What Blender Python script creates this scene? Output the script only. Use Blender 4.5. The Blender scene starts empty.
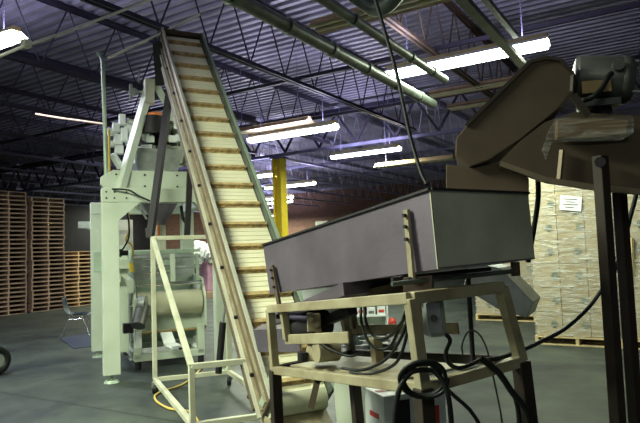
import bpy, math, random
from mathutils import Vector, Matrix
random.seed(7)
SC = bpy.context.scene
COL = SC.collection
V = Vector
# ------------------------------------------------------------------ camera
F = 590.0; CAMH = 1.6
PITCH = math.radians(3.75); ROLL = math.radians(2.0)
fw = V((0, math.cos(PITCH), math.sin(PITCH)))
up0 = V((0, -math.sin(PITCH), math.cos(PITCH)))
rt0 = V((1, 0, 0))
rt = rt0*math.cos(ROLL) - up0*math.sin(ROLL)
up = rt0*math.sin(ROLL) + up0*math.cos(ROLL)
CAM = V((0, 0, CAMH))
cd = bpy.data.cameras.new('camera'); co = bpy.data.objects.new('camera', cd); COL.objects.link(co)
m = Matrix((rt, up, -fw)).transposed().to_4x4(); m.translation = CAM
co.matrix_world = m
cd.sensor_width = 36; cd.lens = 36*F/640; cd.clip_start = .05; cd.clip_end = 200
SC.camera = co
# ------------------------------------------------------------------ world, exposure
w = bpy.data.worlds.new('world'); SC.world = w; w.use_nodes = True
w.node_tree.nodes['Background'].inputs[0].default_value = (.36, .38, .42, 1)
w.node_tree.nodes['Background'].inputs[1].default_value = .10
SC.view_settings.view_transform = 'Standard'; SC.view_settings.look = 'None'
SC.view_settings.gamma = 1; SC.view_settings.use_curve_mapping = False
SC.view_settings.exposure = 0.6
LAMP = 165.0          # watts of each strip light

# ------------------------------------------------------------------ measuring helpers
def ray(px, py):
    return rt*((px-320)/F) - up*((py-211.5)/F) + fw
def P(px, py, y):
    r = ray(px, py); return CAM + r*(y/r.y)
def PZ(px, py, z):
    r = ray(px, py); return CAM + r*((z-CAMH)/r.z)
def PL(px, py, O, D):
    n = V((D[1], -D[0], 0)); r = ray(px, py)
    return CAM + r*((V(O)-CAM).dot(n)/r.dot(n))
AN = math.radians(31.4)
A = V((math.sin(AN), math.cos(AN), 0)); B = V((math.cos(AN), -math.sin(AN), 0))
def R(s, t, z): return A*t + B*s + V((0, 0, z))
ROT_B = -AN                      # z rotation that turns +X onto B
# ------------------------------------------------------------------ materials
def mat(name, col, rough=.5, metal=0, var=.12, vscale=4, bump=0, bscale=30, col2=None, emit=0, alpha=1, trans=0, spec=None):
    m = bpy.data.materials.new(name); m.use_nodes = True
    nt = m.node_tree; b = nt.nodes['Principled BSDF']
    b.inputs['Roughness'].default_value = rough; b.inputs['Metallic'].default_value = metal
    tc = nt.nodes.new('ShaderNodeTexCoord')
    nz = nt.nodes.new('ShaderNodeTexNoise'); nz.inputs['Scale'].default_value = vscale; nz.inputs['Detail'].default_value = 6
    nt.links.new(tc.outputs['Object'], nz.inputs['Vector'])
    cr = nt.nodes.new('ShaderNodeValToRGB')
    c2 = col2 or tuple(c*(1-var*2) for c in col)
    cr.color_ramp.elements[0].position = .32; cr.color_ramp.elements[1].position = .62
    cr.color_ramp.elements[0].color = (*c2, 1); cr.color_ramp.elements[1].color = (*col, 1)
    nt.links.new(nz.outputs['Fac'], cr.inputs['Fac']); nt.links.new(cr.outputs['Color'], b.inputs['Base Color'])
    if bump:
        n2 = nt.nodes.new('ShaderNodeTexNoise'); n2.inputs['Scale'].default_value = bscale; n2.inputs['Detail'].default_value = 4
        nt.links.new(tc.outputs['Object'], n2.inputs['Vector'])
        bp = nt.nodes.new('ShaderNodeBump'); bp.inputs['Strength'].default_value = bump; bp.inputs['Distance'].default_value = .02
        nt.links.new(n2.outputs['Fac'], bp.inputs['Height']); nt.links.new(bp.outputs['Normal'], b.inputs['Normal'])
    if emit:
        b.inputs['Emission Color'].default_value = (*col, 1); b.inputs['Emission Strength'].default_value = emit
    if alpha < 1: b.inputs['Alpha'].default_value = alpha
    if spec is not None: b.inputs['Specular IOR Level'].default_value = spec
    return m
M = {}
M['deck'] = mat('roof_deck_paint', (.33,.31,.43), .40, .35, .2, 1.2)
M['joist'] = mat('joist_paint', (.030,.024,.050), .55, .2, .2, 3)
M['joist_far'] = mat('far_joist_lit_tone', (.60,.58,.80), .5, .2, .1, 3)  # light on the joists beyond the girder, put into their colour
M['joist_lit'] = mat('joist_paint_lit_copy', (.17,.16,.30), .5, .2, .2, 3)  # lighter copy of the joist colour, standing for lit steel
M['rustjoist'] = mat('rusty_steel', (.13,.085,.06), .7, .1, .2, 6, col2=(.06,.045,.04))
M['cream'] = mat('cream_paint', (.50,.51,.38), .45, 0, .08, 5, col2=(.38,.38,.27))
M['wornc'] = mat('worn_cream_paint', (.33,.30,.195), .5, .1, .1, 7, col2=(.21,.17,.10))
M['mint'] = mat('pale_green_paint', (.48,.54,.44), .4, 0, .05, 3, col2=(.42,.48,.38))
M['mintd'] = mat('grey_green_paint', (.33,.42,.32), .45, .1, .1, 4)
M['steel'] = mat('brightened_stainless_steel', (.66,.67,.52), .38, .45, .1, 5, bump=.06, bscale=60)  # raised in tone to carry carton light on the hopper end wall
M['steelb'] = mat('brushed_sheet_steel', (.22,.19,.235), .42, .65, .14, 3, bump=.05, bscale=45)
M['galv'] = mat('galvanised_steel', (.52,.56,.55), .38, .75, .15, 9)
M['brown'] = mat('brown_enamel_steel', (.085,.062,.042), .7, 0, .12, 5, spec=.2)
M['bronze'] = mat('bronze_side_rail', (.17,.13,.085), .5, .4, .15, 6)
M['dark'] = mat('black_steel', (.022,.020,.022), .5, .3, .1, 5)
M['leg'] = mat('dark_brown_leg', (.032,.023,.017), .6, 0, .2, 6, spec=.25)
M['rubber'] = mat('black_rubber', (.010,.012,.011), .5, 0, .1, 5, spec=.2)
M['belt'] = mat('cream_belt', (.93,.90,.64), .55, 0, .05, 2)
M['cleat'] = mat('tan_cleat', (.62,.45,.20), .6, 0, .25, 14)
M['wood'] = mat('pallet_wood', (.46,.30,.17), .8, 0, .25, 3, col2=(.24,.15,.09))
M['woodd'] = mat('aged_pallet_wood', (.30,.20,.15), .8, 0, .25, 3, col2=(.16,.10,.08))
M['pine'] = mat('pale_pine', (.72,.58,.30), .7, 0, .15, 3)
M['card'] = mat('carton_board', (.44,.35,.19), .75, 0, .08, 3)
M['card2'] = mat('light_carton_board', (.50,.41,.24), .75, 0, .08, 3)
M['ink'] = mat('green_print', (.13,.20,.15), .8, 0, .2, 30)
M['paper'] = mat('white_paper', (.82,.86,.84), .7, 0, .02)
M['yellow'] = mat('safety_yellow', (.80,.62,.05), .45, 0, .08, 4)
M['hose'] = mat('yellow_hose', (.62,.45,.10), .5)
M['white'] = mat('white_plastic', (.82,.86,.84), .35, 0, .04)
M['red'] = mat('red_plastic', (.65,.06,.04), .45)
M['orange'] = mat('orange_film', (.85,.22,.05), .5)
M['blue'] = mat('navy_plastic', (.008,.022,.05), .5, spec=.25)
M['mat'] = mat('blue_grey_mat', (.022,.032,.065), .7, 0, .1)
M['purple'] = mat('mauve_carton', (.36,.20,.30), .7)
M['foil'] = mat('crumpled_white_bag', (.78,.80,.82), .3, .1, .2, 12, bump=.8, bscale=14)
M['roll'] = mat('cream_film_roll', (.52,.51,.36), .25, .35, .05)
M['motor'] = mat('dark_motor_enamel', (.085,.09,.08), .4, .3, .15, 14)
M['grey'] = mat('grey_enamel', (.24,.26,.24), .45, .3, .15, 14)
M['brass'] = mat('aged_nameplate', (.34,.25,.11), .5, .4)
M['chrome'] = mat('chrome', (.8,.8,.82), .18, 1, .02)
M['barrel'] = mat('pale_green_barrel', (.42,.46,.37), .5, 0, .06, 2)
M['bag'] = mat('black_bin_bag', (.012,.016,.018), .42, 0, .1, 5, bump=.9, bscale=18)
M['conduit'] = mat('painted_conduit', (.62,.62,.50), .4, .3, .1)
M['gpipe'] = mat('grey_green_pipe', (.12,.145,.125), .45, .5, .2, 7)
M['tube'] = mat('lit_tube', (.90, 1.0, .86), .4, 0, 0, emit=9)
M['tubeoff'] = mat('unlit_tube', (.62,.58,.42), .3)
M['fixoff'] = mat('dusty_fixture', (.42,.30,.19), .55, .1, .1)
M['door'] = mat('bright_door_panel', (.85,.85,.70), .5)

def brick_mat():
    m = bpy.data.materials.new('red_brick'); m.use_nodes = True; nt = m.node_tree; b = nt.nodes['Principled BSDF']
    tc = nt.nodes.new('ShaderNodeTexCoord'); mp = nt.nodes.new('ShaderNodeMapping')
    mp.inputs['Rotation'].default_value = (math.pi/2, 0, 0)
    br = nt.nodes.new('ShaderNodeTexBrick'); br.inputs['Scale'].default_value = 2.0
    br.inputs['Color1'].default_value = (.25,.12,.085,1); br.inputs['Color2'].default_value = (.17,.08,.06,1)
    br.inputs['Mortar'].default_value = (.19,.14,.12,1); br.inputs['Mortar Size'].default_value = .02
    nt.links.new(tc.outputs['Object'], mp.inputs['Vector']); nt.links.new(mp.outputs['Vector'], br.inputs['Vector'])
    nt.links.new(br.outputs['Color'], b.inputs['Base Color']); b.inputs['Roughness'].default_value = .85
    return m
M['brick'] = brick_mat()
def floor_mat():
    m = bpy.data.materials.new('sealed_concrete'); m.use_nodes = True; nt = m.node_tree; b = nt.nodes['Principled BSDF']
    L = nt.links.new
    tc = nt.nodes.new('ShaderNodeTexCoord')
    n1 = nt.nodes.new('ShaderNodeTexNoise'); n1.inputs['Scale'].default_value = .9; n1.inputs['Detail'].default_value = 8
    n1.inputs['Roughness'].default_value = .65
    L(tc.outputs['Object'], n1.inputs['Vector'])
    cr = nt.nodes.new('ShaderNodeValToRGB'); e = cr.color_ramp.elements
    e[0].position = .36; e[0].color = (.022,.028,.032,1); e[1].position = .66; e[1].color = (.060,.074,.060,1)
    L(n1.outputs['Fac'], cr.inputs['Fac'])
    # saw-cut joints on a six metre grid
    br = nt.nodes.new('ShaderNodeTexBrick'); br.offset = 0; br.inputs['Scale'].default_value = 1
    br.inputs['Brick Width'].default_value = 4.2; br.inputs['Row Height'].default_value = 4.2
    br.inputs['Mortar Size'].default_value = .012
    for k, c in (('Color1', (1,1,1,1)), ('Color2', (1,1,1,1)), ('Mortar', (.35,.35,.35,1))): br.inputs[k].default_value = c
    L(tc.outputs['Object'], br.inputs['Vector'])
    mx = nt.nodes.new('ShaderNodeMix'); mx.data_type = 'RGBA'; mx.blend_type = 'MULTIPLY'; mx.inputs['Factor'].default_value = 1
    L(cr.outputs['Color'], mx.inputs['A']); L(br.outputs['Color'], mx.inputs['B']); L(mx.outputs['Result'], b.inputs['Base Color'])
    b.inputs['Roughness'].default_value = .42; b.inputs['Specular IOR Level'].default_value = .28
    n2 = nt.nodes.new('ShaderNodeTexNoise'); n2.inputs['Scale'].default_value = 3
    L(tc.outputs['Object'], n2.inputs['Vector'])
    mr = nt.nodes.new('ShaderNodeMapRange'); mr.inputs['To Min'].default_value = .3; mr.inputs['To Max'].default_value = .62
    L(n2.outputs['Fac'], mr.inputs['Value']); L(mr.outputs['Result'], b.inputs['Roughness'])
    return m
M['floor'] = floor_mat()
def film_mat(name, base=.18):
    m = bpy.data.materials.new(name); m.use_nodes = True; nt = m.node_tree
    for n in list(nt.nodes):
        if n.type != 'OUTPUT_MATERIAL': nt.nodes.remove(n)
    out = nt.nodes[0]; L = nt.links.new
    tr = nt.nodes.new('ShaderNodeBsdfTransparent'); pr = nt.nodes.new('ShaderNodeBsdfPrincipled')
    pr.inputs['Base Color'].default_value = (.85,.88,.82,1); pr.inputs['Roughness'].default_value = .22
    tc = nt.nodes.new('ShaderNodeTexCoord'); mp = nt.nodes.new('ShaderNodeMapping'); mp.inputs['Scale'].default_value = (3, 3, 24)
    nz = nt.nodes.new('ShaderNodeTexNoise'); nz.inputs['Scale'].default_value = 1.6; nz.inputs['Detail'].default_value = 7; nz.inputs['Distortion'].default_value = 1.2
    L(tc.outputs['Object'], mp.inputs['Vector']); L(mp.outputs['Vector'], nz.inputs['Vector'])
    bp = nt.nodes.new('ShaderNodeBump'); bp.inputs['Strength'].default_value = .9; bp.inputs['Distance'].default_value = .06
    L(nz.outputs['Fac'], bp.inputs['Height']); L(bp.outputs['Normal'], pr.inputs['Normal'])
    mr = nt.nodes.new('ShaderNodeMapRange'); mr.inputs['From Min'].default_value = .42; mr.inputs['From Max'].default_value = .75
    mr.inputs['To Min'].default_value = base*.35; mr.inputs['To Max'].default_value = min(1, base*3.6)
    L(nz.outputs['Fac'], mr.inputs['Value'])
    mx = nt.nodes.new('ShaderNodeMixShader'); L(mr.outputs['Result'], mx.inputs[0]); L(tr.outputs[0], mx.inputs[1]); L(pr.outputs[0], mx.inputs[2])
    L(mx.outputs[0], out.inputs['Surface'])
    return m
M['film'] = film_mat('stretch_film', .22)
M['film2'] = film_mat('clear_plastic_bag', .05)

# ------------------------------------------------------------------ mesh builder
class MB:
    def __init__(s): s.v = []; s.f = []; s.sm = []
    def add(s, vs, fs, smooth=False):
        o = len(s.v); s.v += [V(v) for v in vs]
        for f in fs: s.f.append([i+o for i in f]); s.sm.append(smooth)
        return s
    def hexa(s, p):      # 8 points: bottom ring then top ring
        return s.add(p, [(3,2,1,0),(4,5,6,7),(0,1,5,4),(1,2,6,5),(2,3,7,6),(3,0,4,7)])
    def box(s, c, sx, sy, sz, X=V((1,0,0)), Y=None, Z=V((0,0,1))):
        c = V(c); X = V(X).normalized(); Z = V(Z).normalized()
        Y = V(Y).normalized() if Y is not None else Z.cross(X).normalized()
        r = []
        for dz in (-.5, .5):
            for dx, dy in ((-.5,-.5),(.5,-.5),(.5,.5),(-.5,.5)): r.append(c + X*dx*sx + Y*dy*sy + Z*dz*sz)
        return s.hexa(r)
    def bar(s, a, b, w=.05, h=None, upv=V((0,0,1))):      # rectangular tube between two points
        a = V(a); b = V(b); h = h or w; d = (b-a); L = d.length; d.normalize()
        if abs(d.dot(upv)) > .98: upv = V(C_DIR) if 'C_DIR' in globals() else V((0,1,0))
        side = d.cross(upv).normalized(); u = side.cross(d).normalized()
        r = []
        for q in (a, b):
            for x, y in ((-.5,-.5),(.5,-.5),(.5,.5),(-.5,.5)): r.append(q + side*x*w + u*y*h)
        return s.hexa(r)
    def cyl(s, a, b, r, r2=None, n=16, cap=True):
        a = V(a); b = V(b); r2 = r if r2 is None else r2; d = (b-a).normalized()
        x = d.orthogonal().normalized(); y = d.cross(x)
        vs = []
        for q, rr in ((a, r), (b, r2)):
            for i in range(n):
                t = 2*math.pi*i/n; vs.append(q + x*math.cos(t)*rr + y*math.sin(t)*rr)
        s.add(vs, [(i, (i+1)%n, n+(i+1)%n, n+i) for i in range(n)], True)
        if cap:
            s.add(vs[:n], [tuple(reversed(range(n)))]); s.add(vs[n:], [tuple(range(n))])
        return s
    def lathe(s, c, axis, prof, n=24):     # prof: list of (r, h) along axis
        c = V(c); d = V(axis).normalized(); x = d.orthogonal().normalized(); y = d.cross(x); vs = []
        for r, h in prof:
            for i in range(n):
                t = 2*math.pi*i/n; vs.append(c + d*h + (x*math.cos(t) + y*math.sin(t))*max(r, 1e-4))
        fs = []
        for k in range(len(prof)-1):
            for i in range(n): fs.append((k*n+i, k*n+(i+1)%n, (k+1)*n+(i+1)%n, (k+1)*n+i))
        return s.add(vs, fs, True)
    def prism(s, pts, ext):               # planar polygon extruded by a vector
        n = len(pts); pts = [V(p) for p in pts]; ext = V(ext)
        s.add(pts + [p+ext for p in pts], [tuple(range(n)), tuple(reversed(range(n, 2*n)))] + [(i, n+i, n+(i+1)%n, (i+1)%n) for i in range(n)])
        return s
    def tube(s, pts, r, n=8, smooth=6):
        pts = [V(p) for p in pts]
        if smooth and len(pts) > 2:
            q = []
            for i in range(len(pts)-1):
                p0 = pts[max(i-1, 0)]; p1 = pts[i]; p2 = pts[i+1]; p3 = pts[min(i+2, len(pts)-1)]
                for k in range(smooth):
                    t = k/smooth
                    q.append(.5*((2*p1) + (p2-p0)*t + (2*p0-5*p1+4*p2-p3)*t*t + (3*p1-p0-3*p2+p3)*t**3))
            q.append(pts[-1]); pts = q
        vs = []; x = None
        for i, p in enumerate(pts):
            d = (pts[min(i+1, len(pts)-1)] - pts[max(i-1, 0)]).normalized()
            x = d.orthogonal().normalized() if x is None else (x - d*x.dot(d)).normalized()
            y = d.cross(x)
            for k in range(n):
                t = 2*math.pi*k/n; vs.append(p + (x*math.cos(t) + y*math.sin(t))*r)
        fs = [(i*n+k, i*n+(k+1)%n, (i+1)*n+(k+1)%n, (i+1)*n+k) for i in range(len(pts)-1) for k in range(n)]
        s.add(vs, fs, True)
        s.add(vs[:n], [tuple(reversed(range(n)))]); s.add(vs[-n:], [tuple(range(n))])
        return s
def wloc(o):
    l = V((0,0,0))
    while o: l += o.location; o = o.parent
    return l
def obj(name, mb, material, parent=None, label=None, bevel=0):
    me = bpy.data.meshes.new(name)
    if parent is not None: base = wloc(parent)
    else:
        xs = [v.x for v in mb.v]; ys = [v.y for v in mb.v]; zs = [v.z for v in mb.v]
        base = V(((min(xs)+max(xs))/2, (min(ys)+max(ys))/2, min(zs)))
    me.from_pydata([tuple(v-base) for v in mb.v], [], mb.f)
    for p, sm in zip(me.polygons, mb.sm): p.use_smooth = sm
    import bmesh
    bm = bmesh.new(); bm.from_mesh(me); bmesh.ops.recalc_face_normals(bm, faces=bm.faces); bm.to_mesh(me); bm.free()
    me.materials.append(material)
    o = bpy.data.objects.new(name, me); COL.objects.link(o)
    if parent is not None: o.parent = parent
    else: o.location = base
    if bevel:
        b = o.modifiers.new('bevel', 'BEVEL'); b.width = bevel; b.segments = 2; b.limit_method = 'ANGLE'; b.angle_limit = math.radians(50)
    if label: o['label'] = label
    return o
def tag(o, label, cat, group=None, kind=None):
    o['label'] = label; o['category'] = cat
    if group: o['group'] = group
    if kind: o['kind'] = kind
    return o
def thing(name, loc, label, cat, group=None, rz=0):
    o = bpy.data.objects.new(name, None); COL.objects.link(o); o.location = loc; o.rotation_euler.z = rz
    o.empty_display_size = .1
    return tag(o, label, cat, group)
def struct(name, mb, material, label, cat):
    o = obj(name, mb, material); o['kind'] = 'structure'; o['label'] = label; o['category'] = cat; return o
def copy_tree(o, parent=None):
    c = o.copy(); COL.objects.link(c)
    if parent: c.parent = parent
    for ch in [k for k in bpy.data.objects if k.parent == o]: copy_tree(ch, c)
    return c

# ------------------------------------------------------------------ structure
ZD = 6.3; ZB = 5.0; TW = 40.0; SL = -42.0; SR = 7.0; T0 = -7.0
def room_obj(name, mb_local, material, label, cat, loc):
    # mesh given in room axes (x=s, y=t): rotate so materials line up with the building
    me = bpy.data.meshes.new(name); me.from_pydata([tuple(v) for v in mb_local.v], [], mb_local.f); me.materials.append(material)
    o = bpy.data.objects.new(name, me); COL.objects.link(o); o.rotation_euler.z = ROT_B; o.location = loc
    o['kind'] = 'structure'; o['label'] = label; o['category'] = cat
    return o
room_obj('floor', MB().box(((SL+SR)/2, (T0+TW)/2, -.1), SR-SL, TW-T0, .2), M['floor'], 'grey-green sealed concrete warehouse floor with dark saw-cut joints', 'floor', (0,0,0))
room_obj('wall_back', MB().box(((SL+SR)/2, TW+.15, ZD/2), SR-SL, .3, ZD), M['brick'], 'reddish brown brick wall at the far end of the warehouse', 'wall', (0,0,0))
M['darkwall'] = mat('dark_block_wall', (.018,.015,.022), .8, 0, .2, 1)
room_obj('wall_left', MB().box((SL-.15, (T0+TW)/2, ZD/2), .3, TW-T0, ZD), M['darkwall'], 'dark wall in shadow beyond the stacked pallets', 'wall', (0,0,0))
dk = MB(); n = int((TW-T0)/.26); vs = []
for i in range(n+1):
    t = T0 + i*.26
    for dt, dz in ((0, 0), (.11, 0), (.135, .09), (.235, .09)):
        for s in (SL-.3, SR): vs.append((s, t+dt, ZD+dz))
k = len(vs)//2
dk.add(vs, [(2*i, 2*i+1, 2*i+3, 2*i+2) for i in range(k-1)])
room_obj('ceiling', dk, M['deck'], 'ribbed blue-grey steel roof deck', 'ceiling', (0,0,0))
# far door opening, bright
dr = MB().box(R(-15.2, TW-.04, 1.1), 1.0, .06, 2.2, B)
struct('door_1', MB().box(R(-24.3, TW-.04, 2.7), 1.1, .06, 2.4, B), M['door'], 'bright cream panel on the far brick wall beside the yellow column', 'door')

# ------------------------------------------------------------------ roof joists
jproto = None
def make_joist(s, label, material, t0=T0, t1=16.2):
    o = thing('roof_joist', R(s, 0, ZB), label, 'roof joist', 'roof joists under the steel deck')
    mb = MB()
    for dx in (-.03, .03): mb.box(R(s+dx, (t0+t1)/2, ZB+.04), t1-t0, .010, .08, A); mb.box(R(s+dx*1.5, (t0+t1)/2, ZB), t1-t0, .045, .010, A)
    obj('bottom_chord', mb, material, o)
    mb = MB()
    for dx in (-.035, .035): mb.box(R(s+dx, (t0+t1)/2, ZD-.07), t1-t0, .010, .08, A); mb.box(R(s+dx*1.5, (t0+t1)/2, ZD-.02), t1-t0, .05, .010, A)
    obj('top_chord', mb, material, o)
    pan = 1.1; nn = int((t1-t0)/pan)
    ups = {}
    for i in range(nn):
        for q, (za, zb) in enumerate(((ZB+.04, ZD-.06), (ZD-.06, ZB+.04))):
            ta = t0 + i*pan + q*pan/2
            if ta < 1 or ta+pan/2 > t1: continue
            if q not in ups:
                ups[q] = obj('web_rod', MB().cyl(R(s, ta, za), R(s, ta+pan/2, zb), .016, n=6), material, o); base = ta; ups[str(q)] = ta
            else:
                c = ups[q].copy(); COL.objects.link(c); c.parent = o; c.location = A*(ta-ups[str(q)])
    return o
jl = {-.6: ('rusty brown roof joist above the long lit strip light', 'rustjoist')}
names = {-3.55: 'roof joist crossing just above the top-right lit strip light, right of the green pipe',
 -6.5: 'dark roof joist crossing just above the head of the inclined conveyor',
 -9.45: 'dark roof joist second nearest behind the conveyor head, over the weigher',
 -12.4: 'dark roof joist over the far side of the bagging machine, third behind the conveyor head',
 -15.35: 'dark roof joist fourth behind the conveyor head, nearing the pallet stacks',
 -18.3: 'fifth dark roof joist, over the pallet stacks at left',
}
for s, lb in names.items():
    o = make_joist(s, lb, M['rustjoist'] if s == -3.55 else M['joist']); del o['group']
for i in range(12):
    s = -.6 - 2.95*i
    o = make_joist(s, 'violet-grey roof joist beyond the girder, %s from the right' % ('rightmost,second,third,fourth,fifth,sixth,seventh,eighth,ninth,tenth,eleventh,twelfth'.split(',')[i]), M['joist_far'], 16.5, 39.5)  # pale tone stands for light caught beyond the girder
for i in range(5):
    s = -21.25 - 2.95*i
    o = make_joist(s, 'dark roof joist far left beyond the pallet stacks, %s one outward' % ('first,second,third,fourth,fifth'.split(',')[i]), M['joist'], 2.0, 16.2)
# girder on the yellow column
gt = 16.35
g = thing('roof_girder', R(-6, gt, ZB-.2), 'violet-grey truss girder resting on the yellow column', 'girder')
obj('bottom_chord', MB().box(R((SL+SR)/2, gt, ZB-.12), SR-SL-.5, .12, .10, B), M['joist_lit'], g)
obj('top_chord', MB().box(R((SL+SR)/2, gt, ZD-.25), SR-SL-.5, .2, .12, B), M['joist'], g)
for i in range(35):
    s = SL + .8 + i*1.36
    obj('diagonal', MB().bar(R(s, gt, ZB-.05), R(s+.68, gt, ZD-.3), .06), M['joist'], g)
    obj('diagonal', MB().bar(R(s+.68, gt, ZD-.3), R(s+1.36, gt, ZB-.05), .06), M['joist'], g)
for t, lb in ((9.9, 'thin dark bridging bar crossing the joists nearest the conveyor head'), (13.2, 'thin dark bridging bar crossing the joists midway to the girder'),
              (20.5, 'violet-grey bridging bar crossing the joists just beyond the girder'), (24.3, 'violet-grey bridging bar nearest the far brick wall')):
    tag(obj('bridging_bar', MB().bar(R(SL+.5, t, ZB+.1), R(SR-.5, t, ZB+.1), .07), M['joist'] if t < 15 else M['joist_lit']), lb, 'bridging bar')  # lit copy of the colour beyond the girder
# column
cp = R(-11.55, gt, 0)
c = thing('steel_column', cp, 'bright yellow steel column standing behind the steel hopper', 'column')
mb = MB()
for k in (-1, 1): mb.box(cp+B*k*.15+V((0,0,2.4)), .05, .34, 4.8, B)
mb.box(cp+V((0,0,2.4)), .3, .05, 4.8, B)
obj('shaft', mb, M['yellow'], c); obj('base_plate', MB().box(cp+V((0,0,.01)), .5, .5, .03, B), M['yellow'], c)
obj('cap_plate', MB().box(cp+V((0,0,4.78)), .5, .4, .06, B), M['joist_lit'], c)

# ------------------------------------------------------------------ strip lights
def fixture(start, label, lit=True, L=2.44, name='strip_light', power=LAMP, chain=True, col=(.92,1.0,.74)):
    s = V(start); c = s + B*L/2
    o = thing(name, c, label, 'strip light')
    hm = M['white'] if lit else M['fixoff']
    obj('housing', MB().box(c+V((0,0,.10)), L, .12, .07, B), M['pine'] if lit else hm, o, bevel=.008)
    mb = MB()
    for k in (-1, 1):
        mb.hexa([c-B*L/2+A*k*.06+V((0,0,.07)), c+B*L/2+A*k*.06+V((0,0,.07)), c+B*L/2+A*k*.19+V((0,0,.0)), c-B*L/2+A*k*.19+V((0,0,.0)),
                 c-B*L/2+A*k*.06+V((0,0,.08)), c+B*L/2+A*k*.06+V((0,0,.08)), c+B*L/2+A*k*.19+V((0,0,.012)), c-B*L/2+A*k*.19+V((0,0,.012))])
    obj('reflector', mb, hm, o)
    if lit:
        pr = [(-.13,.03),(-.15,-.01),(-.11,-.06),(0,-.08),(.11,-.06),(.15,-.01),(.13,.03)]
        obj('diffuser', MB().prism([c - B*(L/2-.02) + A*a + V((0,0,b)) for a, b in pr], B*(L-.04)), M['tube'], o)
    else:
        for k in (-1, 1):
            obj('tube', MB().cyl(c-B*(L/2-.03)+A*k*.08+V((0,0,.02)), c+B*(L/2-.03)+A*k*.08+V((0,0,.02)), .024, n=12), M['tubeoff'], o)
    if chain:
        for k in (-1, 1):
            q = c + B*k*L*.36
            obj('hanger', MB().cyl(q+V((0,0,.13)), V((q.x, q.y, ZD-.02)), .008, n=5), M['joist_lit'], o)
    if lit:
        for nm, dz, e, rx in (('lamp_light_down', -.10, power, 0), ('lamp_light_up', .17, power*.30, math.pi)):
            ld = bpy.data.lights.new(nm, 'AREA'); ld.shape = 'RECTANGLE'; ld.size = L; ld.size_y = .3; ld.energy = e; ld.color = col if rx == 0 else (.80,.80,1.0)
            lo = bpy.data.objects.new(nm, ld); COL.objects.link(lo); lo.parent = o; lo.location = (0, 0, dz); lo.rotation_euler = (rx, 0, ROT_B)
    return o
fixture(P(388,75,9.3), 'long brightly lit strip light at top right above the brown chute')
fixture(P(250,140,14.3), 'lit strip light just right of the conveyor, above the yellow column')
fixture(P(332,157,18.3), 'lit strip light right of the yellow column, beyond the girder', L=2.3)
fixture(P(266,188,25), 'small lit strip light crossing behind the yellow column')
fixture(P(224,180,21.4), 'lit strip light partly hidden behind the conveyor belt edge, left of the yellow column')
fixture(P(257,204,31), 'small distant lit strip light lowest beside the yellow column', L=2.2)
e0 = P(17,35,8.6)
fixture(e0 - B*2.44, 'lit strip light cut off by the left edge of the photo', col=(.80,.80,1.0))
# fill lamps added out of frame to brighten machine, belt and hall
fixture(V((-6.0, 4.2, 4.45)), 'added fill light overhead left of the camera, nearest the machine', power=LAMP*1.5)
fixture(V((-4.6, 3.4, 4.45)), 'added fill light overhead between the camera and the conveyor foot', power=LAMP*2.5)  # added to light the cream belt from the front
fixture(V((-3.0, -3.0, 4.45)), 'added fill light overhead behind the camera', power=LAMP*.5)
fixture(P(118,203,50), 'added fill light by the far brick wall, hidden behind the gantry cross beam', power=LAMP*2.2, chain=False)  # added out of sight to light the brick behind the machine
fixture(P(127,181,21.7), 'added fill light hidden behind the gantry platform of the bagging machine')  # added out of sight to lighten the back of the hall
fixture(R(-31.5, 37, 4.4), 'added fill light by the far brick wall, hidden behind the conveyor belt', power=LAMP*2)  # added to brighten the dark back wall
fixture(R(-28.0, 37, 4.4), 'added fill light by the far brick wall, beside the yellow column', power=LAMP*2)  # second lamp added for the back wall
fixture(R(-20.0, 26, 4.5)+V((0,0,0)), 'added fill light deep in the hall beyond the girder', power=LAMP)  # added to brighten the far roof
fixture(P(232,135,14.8), 'unlit brown strip light hanging behind the lit one near the yellow column', False, L=2.35)
fixture(P(312,31,7.9), 'unlit cream and brown strip light nearest the top edge, right of the green pipe', False)
fixture(P(430,97,13.2), 'unlit brown strip light below the long bright one, left of the brown chute', False)
fixture(P(448,110,15.0), 'unlit strip light with pale tubes just left of the brown chute top', False)
fixture(P(376,168,17.8), 'unlit reddish brown strip light hanging above the steel hopper', False)

# ------------------------------------------------------------------ overhead pipes
def pipe(name, pts, r, material, label, cat='pipe', smooth=0, n=10):
    return tag(obj(name, MB().tube(pts, r, n=n, smooth=smooth), material), label, cat)
pA = P(433,104,9.6)
o = pipe('overhead_pipe', [pA - A*10, pA], .075, M['gpipe'], 'thick grey-green overhead pipe running diagonally behind the lit strip light')
for k in range(7):
    q = pA - A*(.6+k*.9); obj('coupling', MB().cyl(q-A*.04, q+A*.04, .09, n=12), M['gpipe'], o)
pB = P(445,80,8.3)
o = pipe('overhead_pipe', [pB - A*7, pB], .055, M['gpipe'], 'grey-green overhead pipe with its open end in front of the lit strip light')
for k in range(5):
    q = pB - A*(.5+k*.75); obj('coupling', MB().cyl(q-A*.03, q+A*.03, .068, n=12), M['gpipe'], o)
pC = P(524,66,7.6)
tag(obj('support_channel', MB().bar(pC - A*5, pC, .10, .06), M['gpipe']), 'flat grey support channel crossing the bright strip light beside the brown chute', 'channel')
pD = P(516,36,7.9)
tag(obj('support_channel', MB().bar(pD - A*5, pD, .07, .06), M['gpipe']), 'pale thin channel ending at the top of the bright strip light', 'channel')
pipe('conduit', [P(24,46,7.3), P(66,32,7.6), P(150,0,8.0)-V((0,0,0)), P(215,-28,8.4)], .018, M['conduit'], 'thin pale conduit running up from the left lit strip light')
pipe('conduit', [P(-10,60,6.9), P(24,46,7.0)], .02, M['conduit'], 'short pale conduit in front of the left lit strip light')
tag(obj('junction_box', MB().box(P(26,44,7.05), .09, .09, .09, B), M['conduit']), 'small junction box at the end of the left lit strip light', 'box')
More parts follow.
